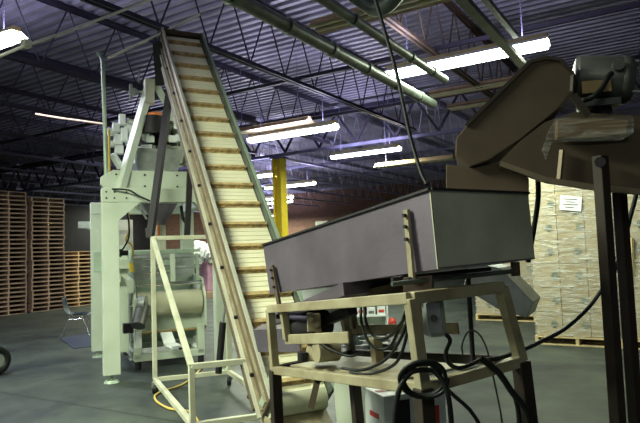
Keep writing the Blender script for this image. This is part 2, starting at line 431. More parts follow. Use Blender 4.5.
pipe('conduit', [P(108,58,8.3), P(160,34,8.3), P(200,14,8.3)], .018, M['conduit'], 'pale conduit passing the head of the inclined conveyor')
pipe('drop_pipe', [P(97,53,8.2), P(100,55,8.2), P(102.5,60,8.2), P(103,70,8.2), P(105,130,8.2), P(106.5,192,8.2)], .028, M['mintd'], 'pale green vertical pipe dropping from the roof to the machine gantry', smooth=3)
pipe('conduit', [P(109,130,8.4), P(109.5,178,8.4)], .018, M['hose'], 'thin yellow air line beside the pale green drop pipe')
pipe('conduit', [P(36,114,10), P(60,118,9.6), P(104,124,8.3)], .018, M['fixoff'], 'pale conduit running level from the joists to the drop pipe')
pipe('hanging_cable', [P(374,-5,3.2), P(385,32,3.1), P(397,75,3.0), P(410,135,2.9), P(421,172,2.8), P(427,184,2.75)], .010, M['rubber'], 'black cable hanging from the roof into the steel hopper', 'cable', 6, 8)
tag(obj('duct_elbow', MB().tube([P(340,-16,5.4), P(362,0,5.3), P(374,8,5.2), P(388,4,5.1), P(404,-16,5.0)], .075, 12), M['gpipe']), 'dark round pipe elbow at the top edge of the photo', 'pipe')

# ------------------------------------------------------------------ pallets (stacks at left)
def pallet_mb(c, X, wx=1.15, wy=1.1, h=.13):
    c = V(c); Y = V((0,0,1)).cross(X); mb = MB()
    for k in (-1, 0, 1): mb.box(c + Y*k*(wy/2-.03)*0 + X*k*(wx/2-.025) + V((0,0,h/2)), .05, wy, h-.036, X)
    for k in range(7): mb.box(c + Y*(-wy/2+.05+k*(wy-.1)/6) + V((0,0,h-.009)), wx, .11, .018, X)
    for k in range(4): mb.box(c + Y*(-wy/2+.05+k*(wy-.1)/3) + V((0,0,.009)), wx, .10, .018, X)
    return mb
ORD = 'topmost,second,third,fourth,fifth,sixth,seventh,eighth,ninth,tenth,eleventh,twelfth,thirteenth,fourteenth,fifteenth,sixteenth,seventeenth,eighteenth,nineteenth,twentieth,twenty-first,twenty-second,twenty-third,twenty-fourth,twenty-fifth,twenty-sixth,twenty-seventh,twenty-eighth'.split(',')
def stack(pc, X, n, label, group, material, tilt=.012):
    base = None
    for i in range(n):
        q = V((random.uniform(-.012,.012), random.uniform(-.012,.012), 0))
        if base is None:
            base = obj('wooden_pallet', pallet_mb(pc, X), material); o = base
        else:
            o = base.copy(); COL.objects.link(o)
        o.location = V(pc) + V((0,0,i*.132)) + q; o.rotation_euler.z = random.uniform(-tilt, tilt)
        tag(o, label + ', ' + (ORD[n-1-i] + (' from the top' if i < n-1 else ' of the stack')), 'pallet', group)
pl = PZ(30,313,0); t_l = pl.dot(A); s_l = pl.dot(B)
stack(R(s_l-.62, t_l-.62, 0), A, 28, 'weathered pallet, tall stack at left edge', 'pallets in the stack at the left edge', M['woodd'])
stack(R(s_l-.62, t_l+.68, 0), A, 27, 'wooden pallet, tall second stack from left', 'pallets in the second stack', M['woodd'])
pl = PZ(82,306,0)
stack(R(s_l-1.0, pl.dot(A)-.05, 0), A, 14, 'wooden pallet, low stack behind blue chair', 'pallets in the low stack', M['wood'])

# ------------------------------------------------------------------ wrapped carton stacks (right)
def carton(c, wx, wy, h, label, group, k):
    # body + printed marks + tape
    o = obj('carton', MB().box(V(c)+V((0,0,h/2)), wx-.008, wy-.008, h-.006, B), M['card'] if k % 3 else M['card2'], bevel=.006)
    tag(o, label, 'carton', group)
    f = V(c) - A*(wy/2)                                   # front face centre, bottom
    mb = MB(); x0 = .08 + .05*(k % 2)
    for j in range(3): mb.box(f + B*(x0) + V((0,0,h*.45+j*.03)), .12-.02*j, .004, .016, B)
    mb.box(f + B*(x0) + V((0,0,h*.45-.03)), .05, .004, .02, B)
    obj('printed_mark', mb, M['ink'], o)
    return o
long_ = {'nearest wrapped stack': 'nearest wrapped stack with the white paper sheet'}
def wrapped(s0, t0, nx, ny, rows, lab, wx=.40, wy=.5, h=.375, only_front=True):
    # s0,t0: left-front corner in room axes; pallet + cartons + film
    W_ = nx*wx; D_ = ny*wy
    c = R(s0+W_/2, t0+D_/2, 0)
    tag(obj('wooden_pallet', pallet_mb(c, B, W_+.04, D_+.04), M['pine']), 'pale wooden pallet under the ' + long_.get(lab, lab), 'pallet')
    k = 0
    for r in range(rows):
        for i in range(nx):
            for j in range(ny):
                if j > 0 and r < rows-1: continue
                carton(R(s0+(i+.5)*wx, t0+(j+.5)*wy, .135+r*h), wx, wy, h, '%s carton, %s, %s' % (('tan', ('bottom row','second row up','third row up','fourth row up','fifth row up','sixth row up','top row')[r] + ' %s' % ('left','centre','right')[i], ('' if not j else 'rear ') + lab)), 'cartons in the ' + lab, k); k += 1 + (r % 2)
    z1 = .135+rows*h
    e = .012
    mb = MB()
    a = [R(s0-e, t0-e, 0), R(s0+W_+e, t0-e, 0), R(s0+W_+e, t0+D_+e, 0), R(s0-e, t0+D_+e, 0)]
    # subdivided sides so the film can sag in
    for q in range(4):
        p0, p1 = a[q], a[(q+1)%4]; N = 10; K = 14; vs = []
        nrm = V((0,0,1)).cross(p1-p0).normalized()
        for kz in range(K+1):
            for x in range(N+1):
                vs.append(p0 + (p1-p0)*(x/N) + V((0,0,.137+(z1-.125)*kz/K)) - nrm*0*random.random())
        mb.add(vs, [(z*(N+1)+x, z*(N+1)+x+1, (z+1)*(N+1)+x+1, (z+1)*(N+1)+x) for z in range(K) for x in range(N)], True)
    mb.add([p+V((0,0,z1+.012)) for p in a], [(0,1,2,3)])
    tag(obj('stretch_film', mb, M['film']), 'glossy clear stretch film around the ' + long_.get(lab, lab), 'stretch film')
q = PZ(537,344,0); s0, t0 = q.dot(B), q.dot(A)
wrapped(s0, t0, 3, 2, 7, 'nearest wrapped stack')
wrapped(s0+1.27, t0-.03, 3, 2, 7, 'wrapped stack at the right edge')
q = PZ(477,320,0); s1, t1 = q.dot(B), q.dot(A)
wrapped(s1, t1, 3, 2, 7, 'wrapped stack behind the grey sheet chute')
wrapped(s1+1.35, t1, 3, 2, 7, 'wrapped stack behind the nearest one')
# paper label stuck on the film
pn = lambda px, py: PL(px, py, R(s0, t0-.022, 0), B)
lab = [pn(560.5,195), pn(582,197), pn(581,211.5), pn(559.5,209.5)]
o = tag(obj('paper_label', MB().prism(lab, -A*.003), M['paper']), 'white printed paper sheet taped to the wrapped carton stack', 'label')
mb = MB()
for k, (a, b) in enumerate(((564,577),(566,575),(563,578),(565,574))):
    y = 198.8+k*2.7
    mb.bar(pn(a, y)-A*.005, pn(b, y+.6)-A*.005, .004, .012)
obj('printed_text', mb, M['grey'], o)
q = PZ(637,347,0)
tag(obj('wooden_pole', MB().bar(q - A*.15, PL(632,238,R(s0, t0-.06, 0), B), .035), M['pine']), 'pale wooden stick leaning on the wrapped cartons by the steel legs', 'pole')

# ------------------------------------------------------------------ inclined conveyor
cb = P(299,394,4.95); ct = P(182,38,8.4)
Wd = V((.899,.438,0)); C_DIR = V((-.438,.899,0))
Ld = (ct-cb); CL = Ld.length; Ld.normalize()
Nn = Wd.cross(Ld).normalized()
if Nn.z < 0: Nn = -Nn
Wd = Ld.cross(Nn).normalized()
if Wd.x < 0: Wd = -Wd
cv = thing('inclined_conveyor', V((cb.x, cb.y, .1)), 'tall inclined cleated belt conveyor with cream belt climbing to the roof', 'conveyor')
BW = .50
def cp_(l, w_, n_): return cb + Ld*l + Wd*w_ + Nn*n_
pr_ = [cp_(0, -BW/2, -.012)]
for i in range(int(CL/.06)): pr_ += [cp_(i*.06, -BW/2, -.004), cp_(i*.06+.006, -BW/2, .005), cp_(i*.06+.054, -BW/2, .005)]
pr_ += [cp_(CL, -BW/2, .005), cp_(CL, -BW/2, -.012)]
mb = MB(); nn_ = len(pr_); mb.add(pr_ + [p + Wd*BW for p in pr_], [(i, i+1, nn_+i+1, nn_+i) for i in range(nn_-1)] + [(nn_-1, 0, nn_, 2*nn_-1)])
obj('belt', mb, M['belt'], cv)
mb = MB().box(cp_(CL/2, 0, -.2), BW, CL, .012, Wd, Ld, Nn); obj('return_belt', mb, M['belt'], cv)
nc = 19; sp = CL/nc
for i in range(nc):
    l = .12 + i*sp
    mb = MB(); mb.box(cp_(l, 0, .022), BW-.01, .035, .045, Wd, Ld, Nn)
    mb.box(cp_(l-.02, 0, .008), BW-.01, .03, .012, Wd, Ld, Nn)
    for k in range(7): mb.box(cp_(l-.018, (k-3)*.07, .018), .012, .02, .03, Wd, Ld, Nn)
    obj('cleat', mb, M['cleat'], cv)
for k in (-1, 1):
    x = k*(BW/2+.025)
    mb = MB().box(cp_(CL/2, x, -.06), .03, CL+.1, .30, Wd, Ld, Nn)
    obj('side_rail', mb, M['bronze'] if k < 0 else M['gpipe'], cv, bevel=.004)
    if k < 0:
        for q_ in (-.01, -.13): obj('side_lip', MB().box(cp_(CL/2, x-.024, q_), .022, CL+.05, .014, Wd, Ld, Nn), M['wornc'], cv)
    mb = MB().box(cp_(CL/2, x+k*.01, .095), .032, CL+.1, .018, Wd, Ld, Nn); mb.box(cp_(CL/2, x+k*.02, -.21), .05, CL+.1, .018, Wd, Ld, Nn)
    obj('rail_flange', mb, M['mintd'] if k > 0 else M['conduit'], cv)
    mb = MB()
    for j in range(10): mb.cyl(cp_(.3+j*.6, x+k*.015, -.12), cp_(.3+j*.6, x+k*.045, -.12), .018, n=8)
    obj('roller_bolt', mb, M['dark'], cv)
mb = MB().box(cp_(CL/2-.2, -(BW/2+.05), -.25), .05, CL-.5, .06, Wd, Ld, Nn); obj('truss_rail', mb, M['bronze'], cv)
mb = MB().box(cp_(CL/2-.2, (BW/2+.05), -.27), .05, CL-.5, .06, Wd, Ld, Nn); obj('truss_rail', mb, M['bronze'], cv)
obj('head_pulley', MB().cyl(cp_(CL, -BW/2, -.1), cp_(CL, BW/2, -.1), .10, n=20), M['dark'], cv)
obj('tail_pulley', MB().cyl(cp_(0, -BW/2, -.1), cp_(0, BW/2, -.1), .11, n=20), M['cream'], cv)
obj('head_hood', MB().hexa([cp_(CL-.02,-BW/2-.05,.05),cp_(CL-.02,BW/2+.05,.05),cp_(CL+.22,BW/2+.05,-.2),cp_(CL+.22,-BW/2-.05,-.2),
                            cp_(CL-.02,-BW/2-.05,.12),cp_(CL-.02,BW/2+.05,.12),cp_(CL+.3,BW/2+.05,-.1),cp_(CL+.3,-BW/2-.05,-.1)]), M['brown'], cv)
# discharge chute and dark posts at the head
a0 = P(158,42,8.35); a1 = P(161,84,8.6)
obj('discharge_chute', MB().bar(a0, a1, .12, .3), M['dark'], cv)
obj('strut', MB().bar(P(170,88,7.95), P(150,238,7.5), .09, .06), M['dark'], cv)
obj('strut', MB().bar(P(190,170,7.6), P(187,237,7.6), .07, .05), M['dark'], cv)
# wheeled support frame
c1 = P(155,379,7.0); c4 = P(229,371,7.3); c3 = P(291,411,5.4); c2 = c1 + (c3-c4)
for q in (c1, c2, c3, c4): q.z = .16
T = .05
fr = []
def fb(nm, a, b, w_=T, h=None, m_=None): return obj(nm, MB().bar(a, b, w_, h), m_ or M['cream'], cv, bevel=.004)
fb('base_tube', c1, c2); fb('base_tube', c4, c3); fb('base_tube', c1, c4); fb('base_tube', c2, c3)
h1 = 1.81
up_ = lambda q, z: V((q.x, q.y, z))
fb('upright', c1, up_(c1, h1)); fb('upright', c4, up_(c4, h1)); fb('upright', c2, up_(c2, .65)); fb('upright', c3, up_(c3, .62))
fb('top_tube', up_(c1, h1), up_(c4, h1)); fb('top_tube', up_(c2, .65), up_(c3, .65))
fb('diagonal_tube', up_(c1, h1), up_(c2, .65)); fb('diagonal_tube', up_(c4, h1), up_(c3, .62))
fb('brace', P(213,262,6.75), P(229,232,6.5), .04); fb('brace', P(213,240,6.75), P(222,248,6.6), .03)
for q in (c1, c2, c3, c4):
    cs = obj('caster', MB().cyl(V((q.x-.02, q.y, .055)), V((q.x+.02, q.y, .055)), .055, n=16), M['rubber'], cv)
    obj('caster_fork', MB().box(V((q.x, q.y, .10)), .07, .05, .07, Wd), M['galv'], cs)
# levelling jack
j0 = P(223,322,6.55); j1 = P(218.5,373,6.6)
jk = obj('jack_sleeve', MB().cyl(j1, j0, .038, n=14), M['dark'], cv)
obj('jack_screw', MB().cyl(j0, P(227,292,6.5), .014, n=8), M['galv'], cv)
# tail chute
obj('tail_housing', MB().hexa([cp_(-.25,-BW/2-.02,-.30),cp_(-.25,BW/2+.02,-.30),cp_(.3,BW/2+.02,-.30),cp_(.3,-BW/2-.02,-.30),
                               cp_(-.25,-BW/2-.02,-.12),cp_(-.25,BW/2+.02,-.12),cp_(.3,BW/2+.02,-.25),cp_(.3,-BW/2-.02,-.25)]), M['wornc'], cv)
obj('tail_guard', MB().bar(P(262,345,5.15), P(250,398,5.3), .05, .03), M['dark'], cv)
obj('bracket_arm', MB().bar(P(274,372,4.8), P(262,405,4.9), .03, .05), M['mintd'], cv)
obj('bracket_arm', MB().bar(P(318,378,4.9), P(311,408,4.9), .06, .05), M['brown'], cv)
obj('bracket_arm', MB().bar(P(313,372,4.9), P(320,382,4.9), .06, .05), M['brown'], cv)

# yellow hose on floor
pipe('air_hose', [PZ(204,366,.015), PZ(185,383,.015), PZ(160,392,.015), PZ(155,399,.015), PZ(168,408,.015), PZ(190,412,.015), PZ(200,425,.015)], .012, M['hose'], 'yellow hose lying on the floor under the conveyor frame', 'hose', 6, 8)

# ------------------------------------------------------------------ bagging machine
O_ = V((-2.75, 7.7, 0)); U = V((.908,.420,0)); K = V((-.420,.908,0))
def Mm(u, v, z): return O_ + U*u + K*v + V((0,0,z))
gn = thing('machine_gantry', O_, 'pale green steel gantry on four posts around the bagging machine', 'gantry')
GW = 1.47; GD = 2.2
for u, v in ((0,0),(GW,0),(0,GD),(GW,GD)):
    p = obj('post', MB().box(Mm(u, v, 1.27), .21, .16, 2.34, U), M['mint'], gn, bevel=.008)
    obj('foot', MB().cyl(Mm(u, v, 0), Mm(u, v, .03), .10, .08, n=18).cyl(Mm(u, v, .03), Mm(u, v, .10), .022, n=10), M['mintd'], p)
for v, n_ in ((0, 1), (GD, 2)):
    obj('cross_beam', MB().box(Mm(GW/2, v, 2.41), GW+.21, .18, .19, U), M['mint'], gn, bevel=.008)
for u in (GW,):
    obj('side_beam', MB().box(Mm(u, GD/2, 2.42), .16, GD-.2, .16, U), M['mint'], gn, bevel=.008)
for u, k in ((0, 1), (GW, -1)):
    obj('gusset', MB().prism([Mm(u+k*.10, -.085, 2.32), Mm(u+k*.38, -.085, 2.32), Mm(u+k*.10, -.085, 2.08)], K*.14), M['mint'], gn)
for x in (-.05, .05, .2):
    for z in (2.37, 2.45): obj('bolt', MB().cyl(Mm(x, -.10, z), Mm(x, -.085, z), .012, n=8), M['dark'], gn)
# upper platform beam with chamfered end
mb = MB().prism([Mm(-.02,.35,2.52), Mm(-.08,.35,2.60), Mm(-.08,.35,2.70), Mm(.08,.35,2.80), Mm(1.42,.35,2.80), Mm(1.42,.35,2.52)], K*.12)
mb.prism([Mm(.35,1.65,2.52), Mm(.35,1.65,2.80), Mm(1.42,1.65,2.80), Mm(1.42,1.65,2.52)], K*.12)
mb.box(Mm(.42,1.0,2.62), .1, 1.3, .16, U)
obj('platform_beam', mb, M['mint'], gn, bevel=.006)
for x in (.12,.5,.95,1.3):
    for z in (2.58, 2.74): obj('bolt', MB().cyl(Mm(x,.34,z), Mm(x,.352,z), .014, n=8), M['dark'], gn)
# A-frame
f0 = P(120,190,8.05); f1 = P(150,84,8.5)
obj('slanted_beam', MB().bar(f0, f1, .12, .10), M['mint'], gn, bevel=.006)
f2 = f0 + U*1.35; obj('slanted_beam', MB().bar(f2, f1+U*.08, .12, .10), M['mint'], gn, bevel=.006)
obj('beam_head', MB().bar(P(149,104,8.45), P(149,80,8.45), .13, .16), M['conduit'], gn)
mb = MB(); 
mb.bar(P(128,92,8.5), P(147,92,8.5), .03); mb.bar(P(131,84,8.5), P(131,100,8.5), .04); mb.cyl(P(134,92,8.45), P(134,92,8.7), .06); mb.bar(P(139,70,8.5), P(139,82,8.5), .02)
obj('valve_bracket', mb, M['grey'], gn)

# multihead weigher
wc = Mm(.80, 1.0, 0)
we = thing('multihead_weigher', wc+V((0,0,2.8)), 'stainless multihead weigher with white buckets on top of the green gantry', 'weigher')
wz = lambda z: wc + V((0,0,z))
obj('body', MB().lathe(wz(0), (0,0,1), [(.0,3.05),(.26,3.05),(.30,3.2),(.30,3.55),(.22,3.7),(.0,3.72)], 28), M['dark'], we)
obj('top_cone', MB().lathe(wz(0), (0,0,1), [(.34,3.62),(.34,3.66),(.05,3.80),(0,3.81)], 28), M['steel'], we)
for i in range(10):
    a = 2*math.pi*i/10 + .2; d = V((math.cos(a), math.sin(a), 0)); s_ = V((-d.y, d.x, 0))
    c_ = wz(0) + d*.42
    mm = M['white'] if d.dot(U) < -.2 else (M['steel'] if i % 2 else M['grey'])  # white on the left carries overexposure there, darker tones elsewhere
    mb = MB().hexa([c_+d*x+s_*y+V((0,0,z)) for z, q in ((3.28,.05),(3.52,.09)) for x, y in ((-q,-q),(q,-q),(q,q),(-q,q))])
    bk = obj('feed_bucket', mb, mm, we)
    obj('latch', MB().box(c_+d*.11+V((0,0,3.42)), .02, .04, .06, d), M['galv'], bk)
    c_ = wz(0) + d*.36
    mb = MB().hexa([c_+d*x+s_*y+V((0,0,z)) for z, q in ((2.98,.05),(3.22,.085)) for x, y in ((-q,-q),(q,-q),(q,q),(-q,q))])
    obj('weigh_bucket', mb, mm, we)
    obj('feeder_pan', MB().box(wz(3.60)+d*.38, .24, .10, .03, d), M['steel'], we)
# white actuator cluster at left, collection hopper, red band
mb = MB()
for px, py, a, b, c_ in ((116,128,.10,.10,.14),(122,120,.09,.10,.16),(112,132,.14,.12,.10),(118,140,.12,.10,.16),(124,135,.10,.1,.2),(112,144,.08,.08,.08),(119,150,.12,.1,.12)):
    mb.box(P(px, py, 8.55), a, .12, c_, U)
obj('actuator_block', mb, M['white'], we, bevel=.01)
obj('actuator_arm', MB().bar(P(112,154,8.4), P(121,168,8.5), .12, .06), M['white'], we)
obj('red_band', MB().cyl(P(153.5,114,8.5), P(154,117.5,8.5), .12, n=18), M['orange'], we)
obj('infeed_cone', MB().cyl(P(154,117,8.5), P(154,134,8.5), .16, .20, n=20), M['dark'], we)
for px, py in ((178,123),(180,138),(150,139),(173,139)):
    obj('side_panel', MB().box(P(px, py, 8.5), .12, .04, .18 if py < 130 else .10, U), M['white'], we)
hp = Mm(.30,.50,2.81)
hx = lambda px, py, v=0: PL(px, py, Mm(0,.55,0), U) + K*v
obj('collection_hopper', MB().hexa([hx(139,171), hx(178,171), hx(178,171,.7), hx(139,171,.7), hx(136,148), hx(183,149), hx(183,149,.8), hx(136,148,.8)]), M['galv'], we)
ft = thing('forming_funnel', Mm(.8,.95,1.75), 'inverted stainless funnel and film tube hanging below the gantry beam', 'funnel')
obj('funnel', MB().lathe(Mm(.8,.95,0), (0,0,1), [(.34,2.50),(.30,2.44),(.09,2.08),(.08,2.05)], 28), M['steelb'], ft)
obj('film_tube', MB().cyl(Mm(.8,.95,2.06), Mm(.8,.95,1.65), .085, n=20), M['steel'], ft)
obj('orange_tag', MB().box(Mm(.76,.84,1.98), .035, .02, .16, U), M['orange'], ft)
obj('guide_rod', MB().cyl(P(137,202,8.3), P(146.5,219,8.4), .016, n=8).cyl(P(146,228,8.4), P(147,236,8.4), .016, n=8), M['chrome'], ft)

# bagger
bg = thing('bagging_machine', Mm(.9,1.4,0), 'pale green bagging machine with cream film roll standing under the gantry', 'machine')
obj('cabinet', MB().box(Mm(.89,1.75,.95), .96, .7, 1.5, U), M['mintd'], bg, bevel=.02)
for u in (.37, 1.37):
    obj('side_plate', MB().prism([Mm(u,.62,.55), Mm(u,.62,.98), Mm(u,.80,1.25), Mm(u,1.42,1.30), Mm(u,1.42,.30), Mm(u,.9,.38)], U*.035), M['mint'], bg, bevel=.004)
obj('film_roll', MB().cyl(Mm(.42,.80,.90), Mm(1.35,.80,.90), .185, n=40), M['roll'], bg)
obj('roll_shaft', MB().cyl(Mm(.33,.80,.90), Mm(1.44,.80,.90), .03, n=14), M['chrome'], bg)
obj('front_panel', MB().box(Mm(.89,.86,.62), .96, .03, .32, U), M['mint'], bg, bevel=.004)
obj('guide_roller', MB().cyl(Mm(.42,.66,1.19), Mm(1.35,.66,1.19), .026, n=16), M['chrome'], bg)
obj('guide_roller', MB().cyl(Mm(.35,.75,1.58), Mm(1.35,.75,1.58), .026, n=16), M['galv'], bg)
obj('guide_roller', MB().cyl(Mm(.62,.75,1.42), Mm(1.35,.75,1.42), .020, n=16), M['galv'], bg)
obj('guide_roller', MB().cyl(Mm(.42,.72,.50), Mm(1.38,.72,.50), .022, n=16), M['brass'], bg)
obj('dancer_arm', MB().box(Mm(.93,.70,1.42), .07, .04, .40, U), M['mint'], bg, bevel=.005)
obj('dancer_arm', MB().box(Mm(1.30,.72,1.40), .04, .04, .44, U), M['mintd'], bg)
obj('top_rail', MB().box(Mm(.86,.80,1.66), 1.0, .05, .04, U), M['mintd'], bg)
obj('jaw_plate', MB().box(Mm(.62,1.0,1.45), .42, .05, .42, U).box(Mm(1.12,.95,1.45), .30, .05, .36, U), M['galv'], bg)
jw = MB()
for z in (1.35,1.45,1.55): jw.cyl(Mm(.50,.72,z), Mm(.9,.72,z), .014, n=8)
obj('jaw_rod', jw, M['chrome'], bg)
obj('left_column', MB().box(Mm(.20,.9,1.0), .22, .30, 1.5, U), M['mint'], bg, bevel=.01)
obj('left_bracket', MB().box(Mm(.17,.70,1.50), .30, .12, .14, U).box(Mm(.13,.70,1.30), .14, .1, .10, U).box(Mm(.33,.70,1.18), .08, .1, .20, U), M['mint'], bg, bevel=.008)
obj('black_knob', MB().cyl(P(119,253,8.0), P(128,253,8.05), .035, n=14).cyl(P(118,253,8.0), P(121,253,8.0), .055, n=14), M['dark'], bg)
obj('yellow_fitting', MB().cyl(P(131,263,8.3), P(132,272,8.3), .03, n=12), M['yellow'], bg)
obj('guard_panel', MB().box(Mm(.12,1.7,1.65), .30, .04, .8, U), M['mint'], bg)
m0, m1 = P(143,306,8.2), P(138,326,8.0)
mo = obj('drive_motor', MB().cyl(m0, m1, .095, n=22), M['motor'], bg); obj('motor_flange', MB().cyl(P(146,304,8.2), P(139,304,8.2), .115, n=22), M['grey'], mo)
obj('gear_case', MB().box(P(128,328,8.2), .13, .14, .13, U), M['dark'], bg)
mb = MB()
mb.box(Mm(.42,1.4,.16), .10, 1.5, .10, U); mb.box(Mm(1.32,1.4,.16), .10, 1.5, .10, U); mb.box(Mm(.87,.70,.16), 1.0, .10, .10, U); mb.box(Mm(.87,1.2,.26), .9, .1, .08, U)
obj('base_frame', mb, M['mint'], bg, bevel=.006)
for u in (.42, 1.32):
    for v in (.70, 2.1):
        obj('leg', MB().box(Mm(u,v,.36), .10, .10, .42, U), M['mint'], bg); obj('levelling_foot', MB().cyl(Mm(u,v,0), Mm(u,v,.12), .045, n=12), M['dark'], bg)
obj('product_slide', MB().bar(P(166,333,8.6), P(170,344,8.3), .16, .03).bar(P(170,344,8.3), P(177,347,8.2), .16, .03), M['white'], bg)
obj('white_guide', MB().box(P(138,340,8.3), .09, .05, .22, U), M['white'], bg)
# hoses of the machine
pipe('air_line', [P(112,189,7.6), P(128,190,7.6), P(139,196,7.6), P(150,201,7.6)], .012, M['rubber'], 'black air line drooping over the gantry cross beam', 'hose', 5, 8)
pipe('air_line', [P(126,205,8.1), P(129,225,8.1), P(128,240,8.1), P(118,256,8.0)], .012, M['rubber'], 'black hose hanging inside the gantry from the beam to the knob', 'hose', 5, 8)
pipe('air_line', [P(128,212,8.2), P(129,230,8.2), P(126,240,8.2), P(132,246,8.2), P(133,258,8.2)], .014, M['hose'], 'yellow hose hanging inside the gantry', 'hose', 5, 8)
pipe('air_line', [P(181,206,8.2), P(183,218,8.2), P(187,224,8.2)], .022, M['rubber'], 'thick black hose beside the right of the funnel', 'hose', 5, 8)
# control box on rear post
cbx = tag(obj('control_box', MB().box(P(99,262,8.9), .14, .16, .30, U), M['mintd'], bevel=.01), 'grey control box between the two left gantry posts', 'box')
obj('sensor_arm', MB().box(P(84,225,9.75), .18, .15, .11, U).bar(P(82,227,9.75), P(93,228,9.75), .05), M['galv'], gn)
tag(obj('wall_cabinet', MB().box(P(121,238,11.6), .42, .3, .70, U).box(P(121,228,11.3), .36,.02,.12,U), M['conduit'], bevel=.01), 'pale cabinet standing behind the gantry, left of the funnel', 'cabinet')
tag(obj('cabinet_stand', MB().box(V((P(121,238,11.6).x, P(121,238,11.6).y, .8)), .30, .25, 1.6, U), M['mintd']), 'grey green pedestal under the pale cabinet behind the gantry', 'pedestal')

# ------------------------------------------------------------------ far goods
q = P(208,290,22); q.z = 0
tag(obj('mauve_carton', MB().box(V((q.x, q.y, .0))+V((0,0,P(208,276,22).z-.02)), .46, .5, P(208,262,22).z-P(208,290,22).z, B), M['purple'], bevel=.02), 'mauve carton seen between the film roll and the conveyor', 'carton')
zz = P(208,290,22).z
tag(obj('wooden_pallet', MB().box(V((q.x-.2, q.y+.1, zz/2-.02)), 1.3, 1.0, max(zz-.03,.1), B), M['woodd']), 'pallet load under the mauve and black cartons', 'pallet')
tag(obj('black_carton', MB().box(P(196,270,22.2), .32, .4, .6, B), M['dark'], bevel=.02), 'black carton beside the mauve one beyond the machine', 'carton')
def blob(c, rx, ry, rz, n=16, jag=.25, seed=1):
    rr = random.Random(seed); mb = MB(); vs = []; c = V(c)
    for j in range(n//2+1):
        ph = math.pi*j/(n//2)
        for i in range(n):
            th = 2*math.pi*i/n; k = 1 + rr.uniform(-jag, jag)*(0 < j < n//2)
            vs.append(c + V((math.sin(ph)*math.cos(th)*rx*k, math.sin(ph)*math.sin(th)*ry*k, -math.cos(ph)*rz*k)))
    fs = [(j*n+i, j*n+(i+1)%n, (j+1)*n+(i+1)%n, (j+1)*n+i) for j in range(n//2) for i in range(n)]
    return mb.add(vs, fs)
tag(obj('plastic_bag', blob(P(198,252,21.8), .32,.3,.42, seed=3), M['foil']), 'crumpled white plastic bag left one on the far cartons', 'bag')
tag(obj('plastic_bag', blob(P(211,253,21.8), .24,.3,.36, seed=5), M['foil']), 'crumpled white plastic bag right one on the far mauve carton', 'bag')

# ------------------------------------------------------------------ chair, mat, tyre
ch = PZ(76,337,0)
chd = V((.98,.2,0)); chs = V((-.2,.98,0))
c0 = ch + chs*.2
chair = thing('plastic_chair', c0, 'dark blue plastic shell chair with chrome legs near the pallets', 'chair')
def cpnt(x, y, z): return c0 + chd*x + chs*y + V((0,0,z))
def sheet(rows, th, name, mt, par):
    n = len(rows[0]); mb = MB(); vs = [p for r in rows for p in r]; k = len(vs)
    mb.add(vs + [p - V((0,0,th)) for p in vs], [(i*n+j, i*n+j+1, (i+1)*n+j+1, (i+1)*n+j) for i in range(len(rows)-1) for j in range(n-1)] +
           [(k+i*n+j, k+(i+1)*n+j, k+(i+1)*n+j+1, k+i*n+j+1) for i in range(len(rows)-1) for j in range(n-1)] +
           [(j, j+k, j+1+k, j+1) for j in range(n-1)] + [((len(rows)-1)*n+j, (len(rows)-1)*n+j+1, (len(rows)-1)*n+j+1+k, (len(rows)-1)*n+j+k) for j in range(n-1)], True)
    return obj(name, mb, mt, par)
prof = [(-.27,.80),(-.25,.66),(-.22,.52),(-.17,.455),(-.05,.435),(.10,.45),(.20,.445),(.24,.42)]
rows = [[cpnt(x - .03*(1-abs(j)/3)*(z > .5), j*.07*(1 if z < .7 else .85), z + .02*(abs(j)/3)**2) for j in range(-3, 4)] for x, z in prof]
o_ = sheet(rows, .012, 'seat_shell', M['blue'], chair)
o_.modifiers.new('sub', 'SUBSURF').levels = 1; o_.modifiers['sub'].render_levels = 1
for y in (-.2, .2):
    obj('leg', MB().tube([cpnt(-.12,y*.7,.44), cpnt(-.30,y,.0)], .011, smooth=0), M['chrome'], chair)
    obj('leg', MB().tube([cpnt(.10,y*.7,.44), cpnt(.27,y,.0)], .011, smooth=0), M['chrome'], chair)
    obj('leg_brace', MB().tube([cpnt(-.16,y*.75,.36), cpnt(.14,y*.75,.36)], .010, smooth=0), M['chrome'], chair)
mt = [PZ(60,339,.0), PZ(74,349,.0), PZ(128,342,.0), PZ(112,326,.0)]
tag(obj('floor_mat', MB().prism(mt, V((0,0,.012))), M['mat']), 'blue-grey rubber mat on the floor under the blue chair', 'mat')
tc = P(-5,357,8.4); tc.z = .21
ty = tag(obj('tyre', MB().lathe(tc - B*.07, B, [(.11,0),(.19,0),(.205,.02),(.21,.07),(.205,.12),(.19,.14),(.11,.14),(.11,0)], 32), M['rubber']), 'black tyre cut off by the left edge of the photo', 'wheel')
obj('hub', MB().cyl(tc-B*.05, tc+B*.05, .11, n=24), M['grey'], ty)

